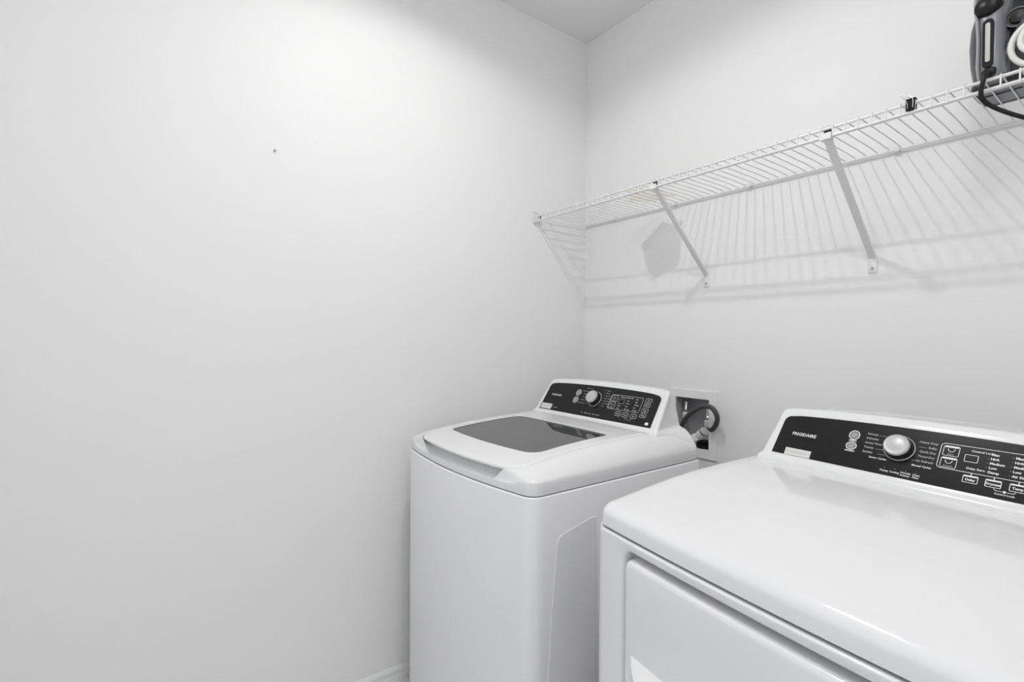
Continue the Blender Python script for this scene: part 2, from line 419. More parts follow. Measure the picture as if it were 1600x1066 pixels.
rings.append([L(u, v, (zlid(u, v)-0.012)*(1-recess(a, b)) + 0.9090*recess(a, b)) for (u, v), (a, b) in zip(lid_path(0.002), outP)])
rings.append([L(u, v, (zlid(u, v)-0.018)*(1-recess(a, b)) + (zlid(u, v)-0.034)*recess(a, b)) for (u, v), (a, b) in zip(lid_path(0.016), outP)])
rings.append([L(u, v, zlid(u, v)-0.022) for u, v in lid_path(0.026)])
rings.append([L(u, v, 0.875) for u, v in lid_path(0.028)])
cen = (W_/2, 0.26)
def circ(r, z):
    out = []
    for u, v in lid_path(0.028):
        a = math.atan2(v-cen[1], u-cen[0]); out.append(L(cen[0]+r*math.cos(a), cen[1]+r*math.sin(a), z))
    return out
MB().loft(rings, False, False).build('top_cap', M_plastic, wm, True, 50)
MB().loft([[L(u, v, 0.875) for u, v in lid_path(0.028)], circ(0.205, 0.872), circ(0.200, 0.86), circ(0.205, 0.60), circ(0.16, 0.57), circ(0.05, 0.57)], False, True).build('wash_tub', M_tub, wm, True, 45)
# lid
def glass_path(g=0.0):
    P = path(0.112+g, 0.566-g, 0.100+g, 0.392-g, 0.034-g, 0.022-g*0.5)
    return [(u, v - 0.018*4*max(0, (u-0.112)/0.454*(1-(u-0.112)/0.454))*max(0, 1-(v-0.1)/0.12)) for u, v in P]
rings = []
def lidring(P, dz): return [L(u, v, zlid(u, v) + dz) for u, v in P]
rings.append(lidring(lid_path(0.020), -0.0095))
rings.append(lidring(lid_path(0.005), -0.0092))
rings.append(lidring(lid_path(0.003), -0.0078))
rings.append(lidring(lid_path(0.0022), -0.005))
rings.append(lidring(lid_path(0.0026), -0.0025))
rings.append(lidring(lid_path(0.0045), -0.0006))
rings.append(lidring(lid_path(0.009), 0.0004))
A, B = lid_path(0.009), glass_path(-0.002)
for f in (0.25, 0.5, 0.75, 1.0):
    rings.append([L(a[0]+(b[0]-a[0])*f, a[1]+(b[1]-a[1])*f, zlid(a[0]+(b[0]-a[0])*f, a[1]+(b[1]-a[1])*f)+0.0004) for a, b in zip(A, B)])
rings.append(lidring(glass_path(0.0), -0.0025))
rings.append(lidring(glass_path(0.0005), -0.010))
lid = MB().loft(rings, False, False).build('lid', M_plastic, wm, True, 50)
gp = glass_path(0.0006); gc = (0.339, 0.245); rings = []
rings.append([L(u, v, zlid(u, v) - 0.008) for u, v in gp])
for k in (1.0, 0.9, 0.75, 0.55, 0.3, 0.05):
    rings.append([L(gc[0]+(u-gc[0])*k, gc[1]+(v-gc[1])*k, zlid(gc[0]+(u-gc[0])*k, gc[1]+(v-gc[1])*k) - 0.004) for u, v in gp])
g = MB().loft(rings, True, True).build('lid_glass', M_glass, lid, True, 50); g['label'] = 'tinted glass window'
A, B = glass_path(0.0004), glass_path(0.006)
mb = MB().loft([lidring(A, -0.0036), lidring(B, -0.0036)], False, False)
mb.build('glass_gasket', M_gap, lid, True, 50)
# console
pw = Panel(0.522, 0.997, 0.592, 1.105)
co = console(wm, pw, 0.975)
cp = panel_plate(wm, pw)
knob(cp, pw, -0.0045, 0.0715, 0.0235)
mb = MB(); md = MB()
text_geo(mb, pw, 'FRIGIDAIRE', -0.2315, 0.0665, 0.0105, bold=0.00015)
text_geo(md, pw, 'Stainless', -0.196, 0.0155, 0.0075)
for k, t in enumerate(('Bulky', 'Heavy Duty', 'Normal', 'Casual', 'Delicates', 'Hand Wash')):
    b = 0.110 - k*0.0119; text_geo(md, pw, t, -0.047, b, 0.0062, 'RIGHT')
    line_geo(md, pw, -0.045, b, -0.034 - 0.004*math.cos((k-2.5)*0.8), b, 0.0006)
for k, t in enumerate(('Towels', 'Whites', 'Active Wear', 'Quick Wash', 'Rinse & Spin', 'Drain & Spin', 'Clean')):
    b = 0.109 - k*0.0099; text_geo(md, pw, t, 0.037, b, 0.0056)
    line_geo(md, pw, 0.027 + 0.003*math.cos((k-3)*0.7), b, 0.035, b, 0.0006)
for k, t in enumerate(('Fill', 'Wash', 'Rinse', 'Spin', 'Locked')):
    text_geo(mb, pw, t, -0.037 + k*0.0188, 0.0135, 0.006, 'CENTER')
frame_geo(mb, pw, 0.0655, 0.2025, 0.0445, 0.099, 0.007, 0.0008)
frame_geo(mb, pw, 0.069, 0.0965, 0.0735, 0.0965, 0.004, 0.0009); frame_geo(mb, pw, 0.069, 0.0965, 0.0475, 0.0705, 0.004, 0.0009)
text_geo(mb, pw, 'Start', 0.0828, 0.0875, 0.0065, 'CENTER'); text_geo(md, pw, 'Pause', 0.0828, 0.0795, 0.0055, 'CENTER')
text_geo(mb, pw, 'Power', 0.0828, 0.0615, 0.0065, 'CENTER'); text_geo(md, pw, 'Cancel', 0.0828, 0.0535, 0.0055, 'CENTER')
frame_geo(md, pw, 0.104, 0.129, 0.068, 0.086, 0.002, 0.0009)
for cx_, ws in ((0.107, (('Control Lock', 0.0925), ('Delay', 0.060), ('Start', 0.051))),
                (0.139, (('Extra Hot', 0.0925), ('Hot', 0.0815), ('Warm', 0.0715), ('Cool', 0.061), ('Tap Cold', 0.0505))),
                (0.174, (('Max', 0.0905), ('High', 0.0805), ('Medium', 0.070), ('Low', 0.060), ('No Spin', 0.0505)))):
    for t, b in ws: text_geo(mb, pw, t, cx_, b, 0.0058)
for a, t in ((0.1236, 'Delay'), (0.1553, 'Temp'), (0.1891, 'Spin')):
    frame_geo(mb, pw, a-0.0125, a+0.0125, 0.0225, 0.0385, 0.0045, 0.0009); text_geo(mb, pw, t, a, 0.0305, 0.0068, 'CENTER')
    line_geo(md, pw, a, 0.0385, a, 0.0445, 0.0006)
text_geo(md, pw, 'Control Lock', 0.172, 0.0155, 0.0048, 'CENTER')
line_geo(md, pw, 0.155, 0.0215, 0.164, 0.0185, 0.0006); line_geo(md, pw, 0.189, 0.0215, 0.180, 0.0185, 0.0006)
for b, t in ((0.0926, 'Soil'), (0.075, 'Fabric'), (0.0559, 'Soak'), (0.0377, 'Rinse')):
    frame_geo(mb, pw, 0.2115, 0.2365, b-0.0068, b+0.0068, 0.0042, 0.0009); text_geo(mb, pw, t, 0.224, b, 0.0062, 'CENTER')
pad_geo(mb, pw, disc(0.249, 0.0125, 0.0070, 0.0052), 0.0010)
tag(mb.build('printed_legend', M_print, cp, False), kind='stuff'); tag(md.build('dial_legend', M_dim, cp, False), kind='stuff')
mi = MB(); mo = MB()
for b in (0.0884, 0.0585):
    mi.lathe([(0.0005, 0.0012), (0.0105, 0.0010), (0.0115, 0.0004)], pw(-0.0945, b, 0.0006), pw.normal(), 24)
    oval_frame(mo, pw, -0.0945, b, 0.0128, 0.0128, 0.0014, 0.0016)
    for k in range(3): line_geo(mo, pw, -0.101, b+0.004-0.004*k, -0.088, b+0.004-0.004*k, 0.0009, 0.0022)
mi.build('badge', M_badge, cp); tag(mo.build('badge_print', M_print, cp, False), kind='stuff')
sticker(cp, pw, -0.263, -0.204, 0.004, 0.0265, (('Dimension certified', 0.0175, 0.0055), ('fits 3.5', 0.0105, 0.0055)))

# ---- tumble dryer
TH = math.radians(-6.5)
dr = empty('tumble_dryer', place(0.966, -0.926, TH), TH)
tag(dr, 'white front-loading tumble dryer in the foreground, flat glossy top, door with pocket handle', 'dryer')
DB = 0.012
cabinet(dr, DB, 0.036)
def front_v(u, r=0.030):
    t = u/W_; v = -DB*4*t*(1-t)
    if u < r: v += r - math.sqrt(max(0, r*r-(r-u)**2))
    if u > W_-r: v += r - math.sqrt(max(0, r*r-(r-(W_-u))**2))
    return v
def rr_path(u0, u1, z0, z1, r, n=20, na=8):
    P = []
    for (cx, cz, s) in ((u0+r, z0+r, 2), (u1-r, z0+r, 3), (u1-r, z1-r, 0), (u0+r, z1-r, 1)):
        for k in range(na+1): a = PI/2*(s+k/na); P.append((cx+r*math.cos(a), cz+r*math.sin(a)))
        nx = {2: (u1-r, z0), 3: (u1, z1-r), 0: (u0+r, z1), 1: (u0, z0+r)}[s]
        p0 = P[-1]
        for k in range(1, n): P.append((p0[0]+(nx[0]-p0[0])*k/n, p0[1]+(nx[1]-p0[1])*k/n))
    return P
def fpt(p, off): return L(p[0], front_v(p[0]) + off, p[1])
OUT = rr_path(0.0, W_, FZ+0.025, SEAM-0.002, 0.0008)
INN = lambda g: rr_path(0.094+g, W_-0.094-g, 0.155+g, 0.8715-g, 0.022-g*0.5)
rings = [[fpt(p, 0.040) for p in OUT], [fpt(p, 0.002) for p in OUT], [fpt(p, 0.0) for p in rr_path(0.002, W_-0.002, FZ+0.027, SEAM-0.004, 0.0008)]]
A, B = rr_path(0.002, W_-0.002, FZ+0.027, SEAM-0.004, 0.0008), INN(-0.016)
for f in (0.25, 0.5, 0.75, 1.0): rings.append([fpt((a[0]+(b[0]-a[0])*f, a[1]+(b[1]-a[1])*f), 0.0) for a, b in zip(A, B)])
for g, off in ((-0.011, 0.001), (-0.005, 0.004), (-0.002, 0.009), (0.0, 0.018), (0.0, 0.034), (0.004, 0.0345)): rings.append([fpt(p, off) for p in INN(g)])
MB().loft(rings, False, False).build('front_frame', M_enamel, dr, True, 50)
# door with a pocket handle
DO = lambda g: rr_path(0.1015+g, W_-0.1015-g, 0.162+g, 0.8620-g, 0.018-g*0.4)
rings = [[fpt(p, 0.034) for p in DO(0)], [fpt(p, 0.006) for p in DO(0.0)], [fpt(p, 0.001) for p in DO(0.0015)], [fpt(p, -0.003) for p in DO(0.005)], [fpt(p, -0.0042) for p in DO(0.011)]]
for k in (0.85, 0.65, 0.45, 0.25, 0.06): rings.append([fpt((W_/2+(p[0]-W_/2)*k, 0.51+(p[1]-0.51)*k), -0.0042) for p in DO(0.011)])
door = MB().loft(rings, False, True).build('door', M_enamel, dr, True, 50)
# scoop handle: a ledge that swells out of the door, its upper face catching the light
hu = [0.124, 0.132, 0.141, 0.152, 0.164, 0.178, 0.196, 0.22, 0.26]; hp_ = [0.0, 0.008, 0.0155, 0.023, 0.030, 0.036, 0.041, 0.045, 0.048]
us = hu + [W_-u for u in hu[::-1]]; pr = hp_ + hp_[::-1]
rings = []
for u, q in zip(us, pr):
    f0 = front_v(u) - 0.0035; d = max(q, 0.0006); zt = 0.6905
    sec = [(0.004, zt), (0.0, zt), (-d*0.25, zt-0.03*d), (-d*0.85, zt-0.36*d), (-d, zt-0.52*d), (-d*1.0, zt-0.70*d), (-d*0.7, zt-1.2*d), (0.0, zt-1.8*d), (0.004, zt-1.8*d)]
    rings.append([L(u, f0+a, z) for a, z in sec])
hb = MB(); n_ = len(rings[0])
hb.loft(rings, True, True).build('door_handle', M_plastic, door, True, 40)
# top
TV = [-0.05, 0.0, 0.03, 0.06, 0.12, 0.20, 0.28, 0.37, 0.47, 0.70]
TZ = [0.930, 0.935, 0.941, 0.946, 0.956, 0.967, 0.975, 0.980, 0.983, 0.985]
def ztop(u, v): return interp(v, TV, TZ) + 0.003*(1 - ((u-W_/2)/0.33)**2)
rings = [[L(u, v, SEAM+0.0015) for u, v in outline(0.0075, DB)], [L(u, v, SEAM+0.004) for u, v in outline(0.0042, DB)]]
for ins, k in ((0.0046, 0.0), (0.0056, 0.28), (0.0078, 0.50), (0.012, 0.70), (0.017, 0.86), (0.024, 0.96), (0.034, 1.0)):
    rings.append([L(u, v, 0.918 + (ztop(u, v)-0.918)*k) for u, v in outline(ins, DB, 0.036)])
A = outline(0.034, DB, 0.036)
for f in (0.9, 0.8, 0.65, 0.5, 0.35, 0.2, 0.08):
    rings.append([L(W_/2+(u-W_/2)*f, 0.30+(v-0.30)*f, ztop(W_/2+(u-W_/2)*f, 0.30+(v-0.30)*f)) for u, v in A])
MB().loft(rings, False, True).build('top_panel', M_enamel, dr, True, 50)
pd = Panel(0.489, 1.003, 0.551, 1.099)
console(dr, pd, 0.975)
dp = panel_plate(dr, pd)
knob(dp, pd, -0.0185, 0.0635, 0.0225, 0.75, 1.22)
mb = MB(); md = MB()
text_geo(mb, pd, 'FRIGIDAIRE', -0.2352, 0.0563, 0.0108, bold=0.0002)
for k, t in enumerate(('Normal', 'Delicates', 'Active Wear', 'Towels', 'Sanitize')):
    b = 0.0849 - k*0.0103; text_geo(md, pd, t, -0.0805, b, 0.0062, bold=0.0001)
    line_geo(md, pd, -0.0805 + 0.0033*len(t) + 0.002, b-0.001, -0.0425 - 0.003*abs(k-2)*-1 - 0.002, b-0.001, 0.0006)
text_geo(mb, pd, 'Sensor Cycles', -0.0660, 0.0335, 0.0056, bold=0.0001)
for k, t in enumerate(('Heavy Duty', 'Bulky', 'Quick Dry', 'Timed Dry', 'Air Refresh')):
    b = 0.0844 - k*0.0101; text_geo(md, pd, t, 0.0415, b, 0.0060, 'RIGHT', bold=0.0001)
    line_geo(md, pd, 0.0125, b-0.001, 0.0405 - 0.0031*len(t), b-0.001, 0.0006)
text_geo(mb, pd, 'Manual Cycles', 0.0090, 0.0333, 0.0054, bold=0.0001)
for a, t in ((-0.0331, 'Drying'), (-0.0150, 'Cooling'), (0.0035, 'Wrinkle\nRelease'), (0.0208, 'Clean\nFilter')):
    text_geo(mb, pd, t, a, 0.0105, 0.0052, 'CENTER', bold=0.0001); pad_geo(md, pd, disc(a, 0.0175, 0.0007, 0.0007, 8))
frame_geo(mb, pd, 0.0462, 0.1960, 0.0382, 0.0900, 0.0065, 0.0010)
for b, t in ((0.0750, 'Start'), (0.0512, 'Cancel')):
    frame_geo(mb, pd, 0.0508, 0.0752, b-0.0105, b+0.0105, 0.003, 0.0009)
    pad_geo(mb, pd, [(0.0528, b+0.0068), (0.0732, b+0.0068), (0.0732, b+0.0100), (0.0528, b+0.0100)])
    N = 12; A_ = [(0.063+0.0052*math.cos(PI+PI*k/N), b+0.0045+0.0062*math.sin(PI+PI*k/N)) for k in range(N+1)]
    for k in range(N): line_geo(mb, pd, *A_[k], *A_[k+1], 0.0010)
    text_geo(md, pd, t, 0.063, b-0.0066, 0.0050, 'CENTER')
frame_geo(mb, pd, 0.0838, 0.1035, 0.0592, 0.0738, 0.0018, 0.0009)
text_geo(mb, pd, 'Control Lock', 0.0915, 0.0818, 0.0056, bold=0.0001); text_geo(mb, pd, 'Delay Start', 0.0900, 0.0470, 0.0056, bold=0.0001)
for a, ws in ((0.1195, ('Max', 'High', 'Medium', 'Low', 'Damp')), (0.1510, ('Max', 'High', 'Medium', 'Low', 'Air Dry'))):
    for k, t in enumerate(ws):
        text_geo(mb, pd, t, a, 0.0806-0.0086*k, 0.0062, bold=0.0002); pad_geo(md, pd, disc(a-0.003, 0.0806-0.0086*k, 0.0006, 0.0006, 8))
for a, t in ((0.0991, 'Delay'), (0.1302, 'Dryness'), (0.1618, 'Temp'), (0.2200, 'Signal')):
    frame_geo(mb, pd, a-0.0108, a+0.0108, 0.0192, 0.0335, 0.0018, 0.0010); line_geo(mb, pd, a, 0.0335, a, 0.0385, 0.0012)
    pad_geo(mb, pd, [(a-0.0095, 0.0305), (a+0.0095, 0.0305), (a+0.0095, 0.0328), (a-0.0095, 0.0328)])
    text_geo(mb, pd, t, a, 0.0252, 0.0060, 'CENTER', bold=0.0002)
text_geo(mb, pd, 'Control Lock', 0.147, 0.0098, 0.0048, 'CENTER', bold=0.0001); pad_geo(mb, pd, disc(0.1465, 0.0150, 0.0022, 0.0022, 12))
line_geo(mb, pd, 0.1320, 0.0178, 0.1345, 0.0150, 0.0009); line_geo(mb, pd, 0.1345, 0.0150, 0.1435, 0.0150, 0.0009)
line_geo(mb, pd, 0.1605, 0.0178, 0.1580, 0.0150, 0.0009); line_geo(mb, pd, 0.1580, 0.0150, 0.1495, 0.0150, 0.0009)
for k, b in enumerate((0.086, 0.069, 0.052)): frame_geo(mb, pd, 0.209, 0.231, b-0.0065, b+0.0065, 0.003, 0.0009)
tag(mb.build('printed_legend', M_print, dp, False), kind='stuff'); tag(md.build('dial_legend', M_dim, dp, False), kind='stuff')
mi = MB(); mo = MB()
for b, rb in ((0.0762, 0.0105), (0.0508, 0.0085)):
    mi.add([pd(*q, 0.0010) for q in disc(-0.1043, b, 0.0100, rb)], [tuple(range(20))])
    oval_frame(mo, pd, -0.1043, b, 0.0108, rb+0.0008, 0.0016, 0.0014)
    for k in range(3): line_geo(mo, pd, -0.1095, b+0.0035-0.0035*k, -0.0990, b+0.0035-0.0035*k, 0.0009, 0.0014)
text_geo(mo, pd, 'SENSING', -0.1043, 0.0628, 0.0038, 'CENTER', 0.0016, 0.0002); text_geo(mo, pd, 'EFFICIENT', -0.1043, 0.0388, 0.0042, 'CENTER', 0.0014, 0.0002)
mi.build('badge', M_badge, dp, False); tag(mo.build('badge_print', M_print, dp, False), kind='stuff')
sticker(dp, pd, -0.2380, -0.1795, 0.0012, 0.0190, (('Dimension certified 3.5', 0.0100, 0.0056),))

# ------------------------------------------------------------------ water outlet box with hoses
ob = empty('water_outlet_box', (0.585, 0.0, 0.83))
tag(ob, 'white-framed water outlet box set in the back wall behind the washer', 'outlet box')
def B_(x, y, z): return (x-0.585, y, z-0.83)
def ringframe(x0, x1, z0, z1, a0, a1, c0, c1, y0, y1):
    O = [(x0, z0), (x1, z0), (x1, z1), (x0, z1)]; I = [(a0, c0), (a1, c0), (a1, c1), (a0, c1)]
    mb = MB()
    V = [B_(x, y0, z) for x, z in O] + [B_(x, y1, z) for x, z in O] + [B_(x, y1, z) for x, z in I] + [B_(x, y0, z) for x, z in I]
    F = []
    for i in range(4):
        j = (i+1) % 4
        F += [(i, j, 4+j, 4+i), (4+i, 4+j, 8+j, 8+i), (8+i, 8+j, 12+j, 12+i), (12+i, 12+j, j, i)]
    return mb.add(V, F)
ringframe(0.484, 0.6835, 0.831, 1.081, 0.508, 0.651, 0.865, 1.050, 0.0, -0.007).build('frame', M_pvc, ob, True, 30)
mb = MB()
x0, x1, z0, z1, yb = BX0+0.001, BX1-0.001, BZ0+0.001, BZ1-0.001, 0.095
mb.box(B_(x0, 0.001, z0), B_(x0+0.004, yb, z1)).box(B_(x1-0.004, 0.001, z0), B_(x1, yb, z1)).box(B_(x0, 0.001, z0), B_(x1, yb, z0+0.004)).box(B_(x0, 0.001, z1-0.004), B_(x1, yb, z1)).box(B_(x0, yb-0.004, z0), B_(x1, yb, z1))
mb.build('recess', M_box, ob, False)
for (x, y, zt, s) in ((0.5285, 0.034, 1.030, 1), (0.631, 0.022, 1.013, 1)):
    v = MB().lathe([(0.001, 0), (0.011, 0), (0.011, 0.006), (0.008, 0.010), (0.007, 0.036), (0.001, 0.036)], B_(x, y, zt-0.036), (0, 0, 1), 18).build('valve', M_chrome, ob)
    MB().lathe([(0.001, 0), (0.013, 0), (0.014, 0.004), (0.014, 0.020), (0.010, 0.025), (0.001, 0.025)], B_(x, y-0.001, zt-0.066), (0, 0, 1), 18).build('valve_collar', M_ivory, v)
    MB().tube([B_(x, y, zt-0.064), B_(x, y, zt-0.080), B_(x+0.002, y-0.012, zt-0.090)], 0.008, 12).build('outlet_stub', M_chrome, v)
    MB().tube([B_(x, y+0.0, zt-0.02), B_(x, yb-0.004, zt-0.02)], 0.006, 12).build('pipe', M_chrome, v)
co_ = Vector(B_(0.613, -0.010, 0.914)); ax = Vector((0.78, -0.16, 0.60)).normalized()
c1 = MB().lathe([(0.001, 0), (0.014, 0), (0.0155, 0.004), (0.0155, 0.022), (0.013, 0.025), (0.001, 0.025)], co_, ax, 24).build('drain_coupling', M_pvc, ob)
MB().lathe([(0.001, 0.022), (0.0145, 0.022), (0.0145, 0.031), (0.001, 0.031)], co_, ax, 24).build('coupling_seal', M_gap, c1)
MB().lathe([(0.001, 0.030), (0.0165, 0.030), (0.0165, 0.037), (0.012, 0.039), (0.012, 0.041), (0.001, 0.041)], co_, ax, 24).build('coupling_ring', M_silver, c1)
v = MB().lathe([(0.001, -0.012), (0.013, -0.012), (0.0145, 0.0), (0.0135, 0.006), (0.003, 0.0075), (0.002, 0.0055), (0.0005, 0.0055)], B_(0.601, -0.016, 0.906), (0.35, -0.9, 0.15), 24).build('drain_cap', M_pvc, ob)
MB().lathe([(0.001, 0.0), (0.030, 0.0), (0.030, 0.010), (0.024, 0.014), (0.001, 0.014)], B_(0.617, 0.022, 0.872), (0.12, -0.25, 1.0), 24).build('drain_opening', M_blackp, ob)
hose = tag(MB().tube(spline([(0.545, -0.055, 0.905), (0.556, -0.040, 0.940), (0.568, -0.042, 0.962), (0.592, -0.046, 0.990), (0.627, -0.05, 1.016), (0.660, -0.052, 1.031), (0.688, -0.052, 1.031),
                    (0.705, -0.051, 1.014), (0.710, -0.048, 0.994), (0.702, -0.042, 0.972), (0.684, -0.030, 0.952), (0.668, -0.020, 0.944)], 6), 0.0088, 14).build('water_hose', M_hose),
           'black rubber hose arching over the water outlet box', 'hose')

# ------------------------------------------------------------------ wire shelf
SX0, SX1, SY, SZ = 0.012, XR-0.012, -0.305, 1.8014
sh = empty('wire_shelf', (1.05, 0.0, SZ))
tag(sh, 'long white wire shelf on diagonal struts across the back wall', 'shelf')
def Q(x, y, z): return (x-1.05, y, z-SZ)
MB().tube([Q(SX0, SY, SZ), Q(SX1, SY, SZ)], 0.0033, 10).build('front_rail', M_wire, sh)
MB().tube([Q(SX0, SY-0.002, SZ-0.0204), Q(SX1, SY-0.002, SZ-0.0204)], 0.0033, 10).build('lip_rail', M_wire, sh)
MB().tube([Q(SX0-0.004, -0.010, SZ-0.0035), Q(SX1, -0.010, SZ-0.0035)], 0.0036, 10).build('back_rail', M_wire, sh)
MB().tube([Q(SX0, -0.245, SZ-0.0002), Q(SX1, -0.245, SZ-0.0002)], 0.0026, 10).build('middle_rail', M_wire, sh)
# one wire: hook at the back, deck, bend over the front rail, lip
wp = [Vector((0, -0.010, 0.0012)), Vector((0, -0.016, 0.0020)), Vector((0, -0.08, 0.0042)), Vector((0, SY-0.001, 0.0042)), Vector((0, SY-0.0046, 0.0026)), Vector((0, SY-0.0052, -0.004)), Vector((0, SY-0.0055, -0.0235))]
wme = None
STEP = 0.02728
n = int((SX1-SX0-0.02)/STEP)
off = (1.167 - 0.012) % STEP
for k in range(n+1):
    x = 0.012 + off + STEP*k
    if x > SX1-0.004: break
    if wme is None:
        o = MB().tube(wp, 0.0016, 6).build('deck_wire', M_wire, sh); wme = o.data
    else:
        o = bpy.data.objects.new('deck_wire', wme); C.objects.link(o); o.parent = sh
    o.location = (x-1.05, 0, 0)
# struts
def strut(x):
    top = Vector((x, SY+0.004, SZ-0.026)); bot = Vector((x+0.004, -0.004, 1.508))
    d = (bot-top).normalized(); sx = Vector((1, 0, 0)); nn = d.cross(sx).normalized()
    if nn.z > 0: nn = -nn          # open side faces up, web faces down and out
    prof = [(-0.0085, 0.0), (0.0085, 0.0), (0.0085, -0.008), (0.0068, -0.008), (0.0068, -0.0016), (-0.0068, -0.0016), (-0.0068, -0.008), (-0.0085, -0.008)]
    ringz = [[Vector(Q(*(p + sx*a + nn*b))) for a, b in prof] for p in (top, bot)]
    s = MB().loft(ringz).build('support_strut', M_wire, sh, True, 30)
    # foot plate on the wall
    P = rr2(x+0.004-0.0115, x+0.004+0.0115, 1.4655, 1.512, 0.006, 4)
    MB().loft([[Q(a, 0.0, b) for a, b in P], [Q(a, -0.0028, b) for a, b in P], [Q(x+0.004+(a-x-0.004)*0.9, -0.0038, 1.4885+(b-1.4885)*0.94) for a, b in P]]).build('foot_plate', M_wire, s, True, 40)
    MB().lathe([(0.0005, 0), (0.0042, 0), (0.0038, 0.0018), (0.0014, 0.0024), (0.0005, 0.0016)], Q(x+0.004, -0.0036, 1.480), (0, -1, 0), 14).build('screw', mat('screw_zinc', (0.42, 0.42, 0.42), 0.35, metal=0.8, var=(30, 0.05)), s)
    # saddle on the rails with a dark spring clip
    MB().box(Q(x-0.013, SY-0.007, SZ-0.0275), Q(x+0.013, SY+0.010, SZ-0.0238)).box(Q(x-0.013, SY-0.0085, SZ-0.0275), Q(x+0.013, SY-0.0065, SZ-0.012)).build('saddle', M_wire, s, False)
    MB().tube([Q(x-0.012, SY+0.006, SZ+0.003), Q(x-0.010, SY+0.002, SZ+0.006), Q(x+0.006, SY-0.002, SZ+0.0065), Q(x+0.011, SY-0.003, SZ+0.0045)], 0.0018, 8).build('hook', M_wire, s)
    MB().box(Q(x-0.009, SY+0.006, SZ-0.012), Q(x+0.009, SY+0.009, SZ-0.0005)).build('spring_clip', M_gap, s, False)
for x in (0.629, 1.152, 1.675): strut(x)
# wall clips along the back rail
for x in (0.184, 0.497, 0.797, 1.213, 1.52, 1.83):
    c = MB().box(Q(x-0.0055, -0.016, SZ-0.0085), Q(x+0.0055, 0.0, SZ-0.0068)).box(Q(x-0.0055, -0.0165, SZ-0.0085), Q(x+0.0055, -0.0148, SZ+0.004)).box(Q(x-0.0055, -0.003, SZ-0.016), Q(x+0.0055, 0.0, SZ+0.009))
    c.build('wall_clip', M_wire, sh, False)
# end bracket on the left wall
P = [(-0.325, SZ+0.010), (-0.283, SZ+0.010), (-0.283, SZ-0.022), (-0.300, SZ-0.028), (-0.320, SZ-0.028)]
eb = MB().loft([[Q(0, a, b) for a, b in P], [Q(0.012, a, b) for a, b in P], [Q(0.015, -0.304+(a+0.304)*0.9, SZ-0.009+(b-SZ+0.009)*0.9) for a, b in P]]).build('end_bracket', M_wire, sh, True, 40)
MB().tube(spline([Q(0.004, -0.322, SZ+0.008), Q(0.006, -0.324, SZ+0.017), Q(0.006, -0.310, SZ+0.019), Q(0.006, -0.294, SZ+0.016)], 5), 0.0022, 8).build('bracket_loop', M_wire, eb)
MB().box(Q(0.0145, -0.290, SZ-0.010), Q(0.018, -0.283, SZ+0.004)).build('bracket_slot', M_gap, eb, False)

# ------------------------------------------------------------------ things on the shelf
# binder clip on the front rail
bc = empty('binder_clip', (1.323, SY, SZ+0.0035)); tag(bc, 'small black binder clip gripping the shelf front edge beside the iron', 'clip')
prof = [(-0.0075, -0.021), (-0.0075, -0.014), (-0.0078, 0.0035), (-0.0060, 0.0062), (0.0045, 0.0062), (0.0062, 0.0035), (0.0062, -0.018), (0.0048, -0.018), (0.0048, 0.0032), (0.0038, 0.0048), (-0.0055, 0.0048), (-0.0064, 0.0032), (-0.0062, -0.021)]
MB().loft([[(x, y, z) for y, z in prof] for x in (-0.0085, 0.0085)]).build('clip_body', M_blackp, bc, True, 30)
for s in (-1, 1):
    y = -0.010 if s < 0 else 0.008
    MB().tube(spline([(-0.005, y*0.8, -0.016), (-0.0045, y-0.004, -0.004) if s < 0 else (-0.0045, y+0.003, -0.004), (-0.014, y*1.3, 0.012), (-0.018, y*1.4, 0.016), (-0.012, y*1.2, 0.018), (0.004, y, 0.005), (0.0045, y*0.9, -0.016)], 4), 0.0007, 6).build('wire_lever', M_chrome, bc)
# thin sheet lying on the deck
poly = [(0.396, -0.151), (0.462, -0.077), (0.524, -0.098), (0.551, -0.082), (0.581, -0.233), (0.559, -0.249), (0.495, -0.275)]
cx, cy = 0.505, -0.17
def sheet(z, k): return [(cx+(a-cx)*k-cx, cy+(b-cy)*k-cy, z) for a, b in poly]
ps = MB().loft([sheet(0, 1), sheet(0.0012, 1)]).build('paper_sheet', M_paper, None, False)
ps.location = (cx, cy, SZ+0.0062); tag(ps, 'thin off-white paper sheet lying flat on the wire shelf', 'paper')

# steam iron standing on its heel
IX, IY, IZ = 1.452, -0.20, SZ + 0.0082
ir = empty('steam_iron', (IX, IY, IZ)); tag(ir, 'dark grey steam iron standing upright on the wire shelf', 'iron')
def hull_ring(z, hw, y0, y1, cx=0.0, p=2.6, seg=36):
    cy = (y0+y1)/2; hy = (y1-y0)/2; out = []
    for k in range(seg):
        a = 2*PI*k/seg; c, s = math.cos(a), math.sin(a)
        out.append((cx + hw*math.copysign(abs(c)**(2/p), c), cy + hy*math.copysign(abs(s)**(2/p), s), z))
    return out
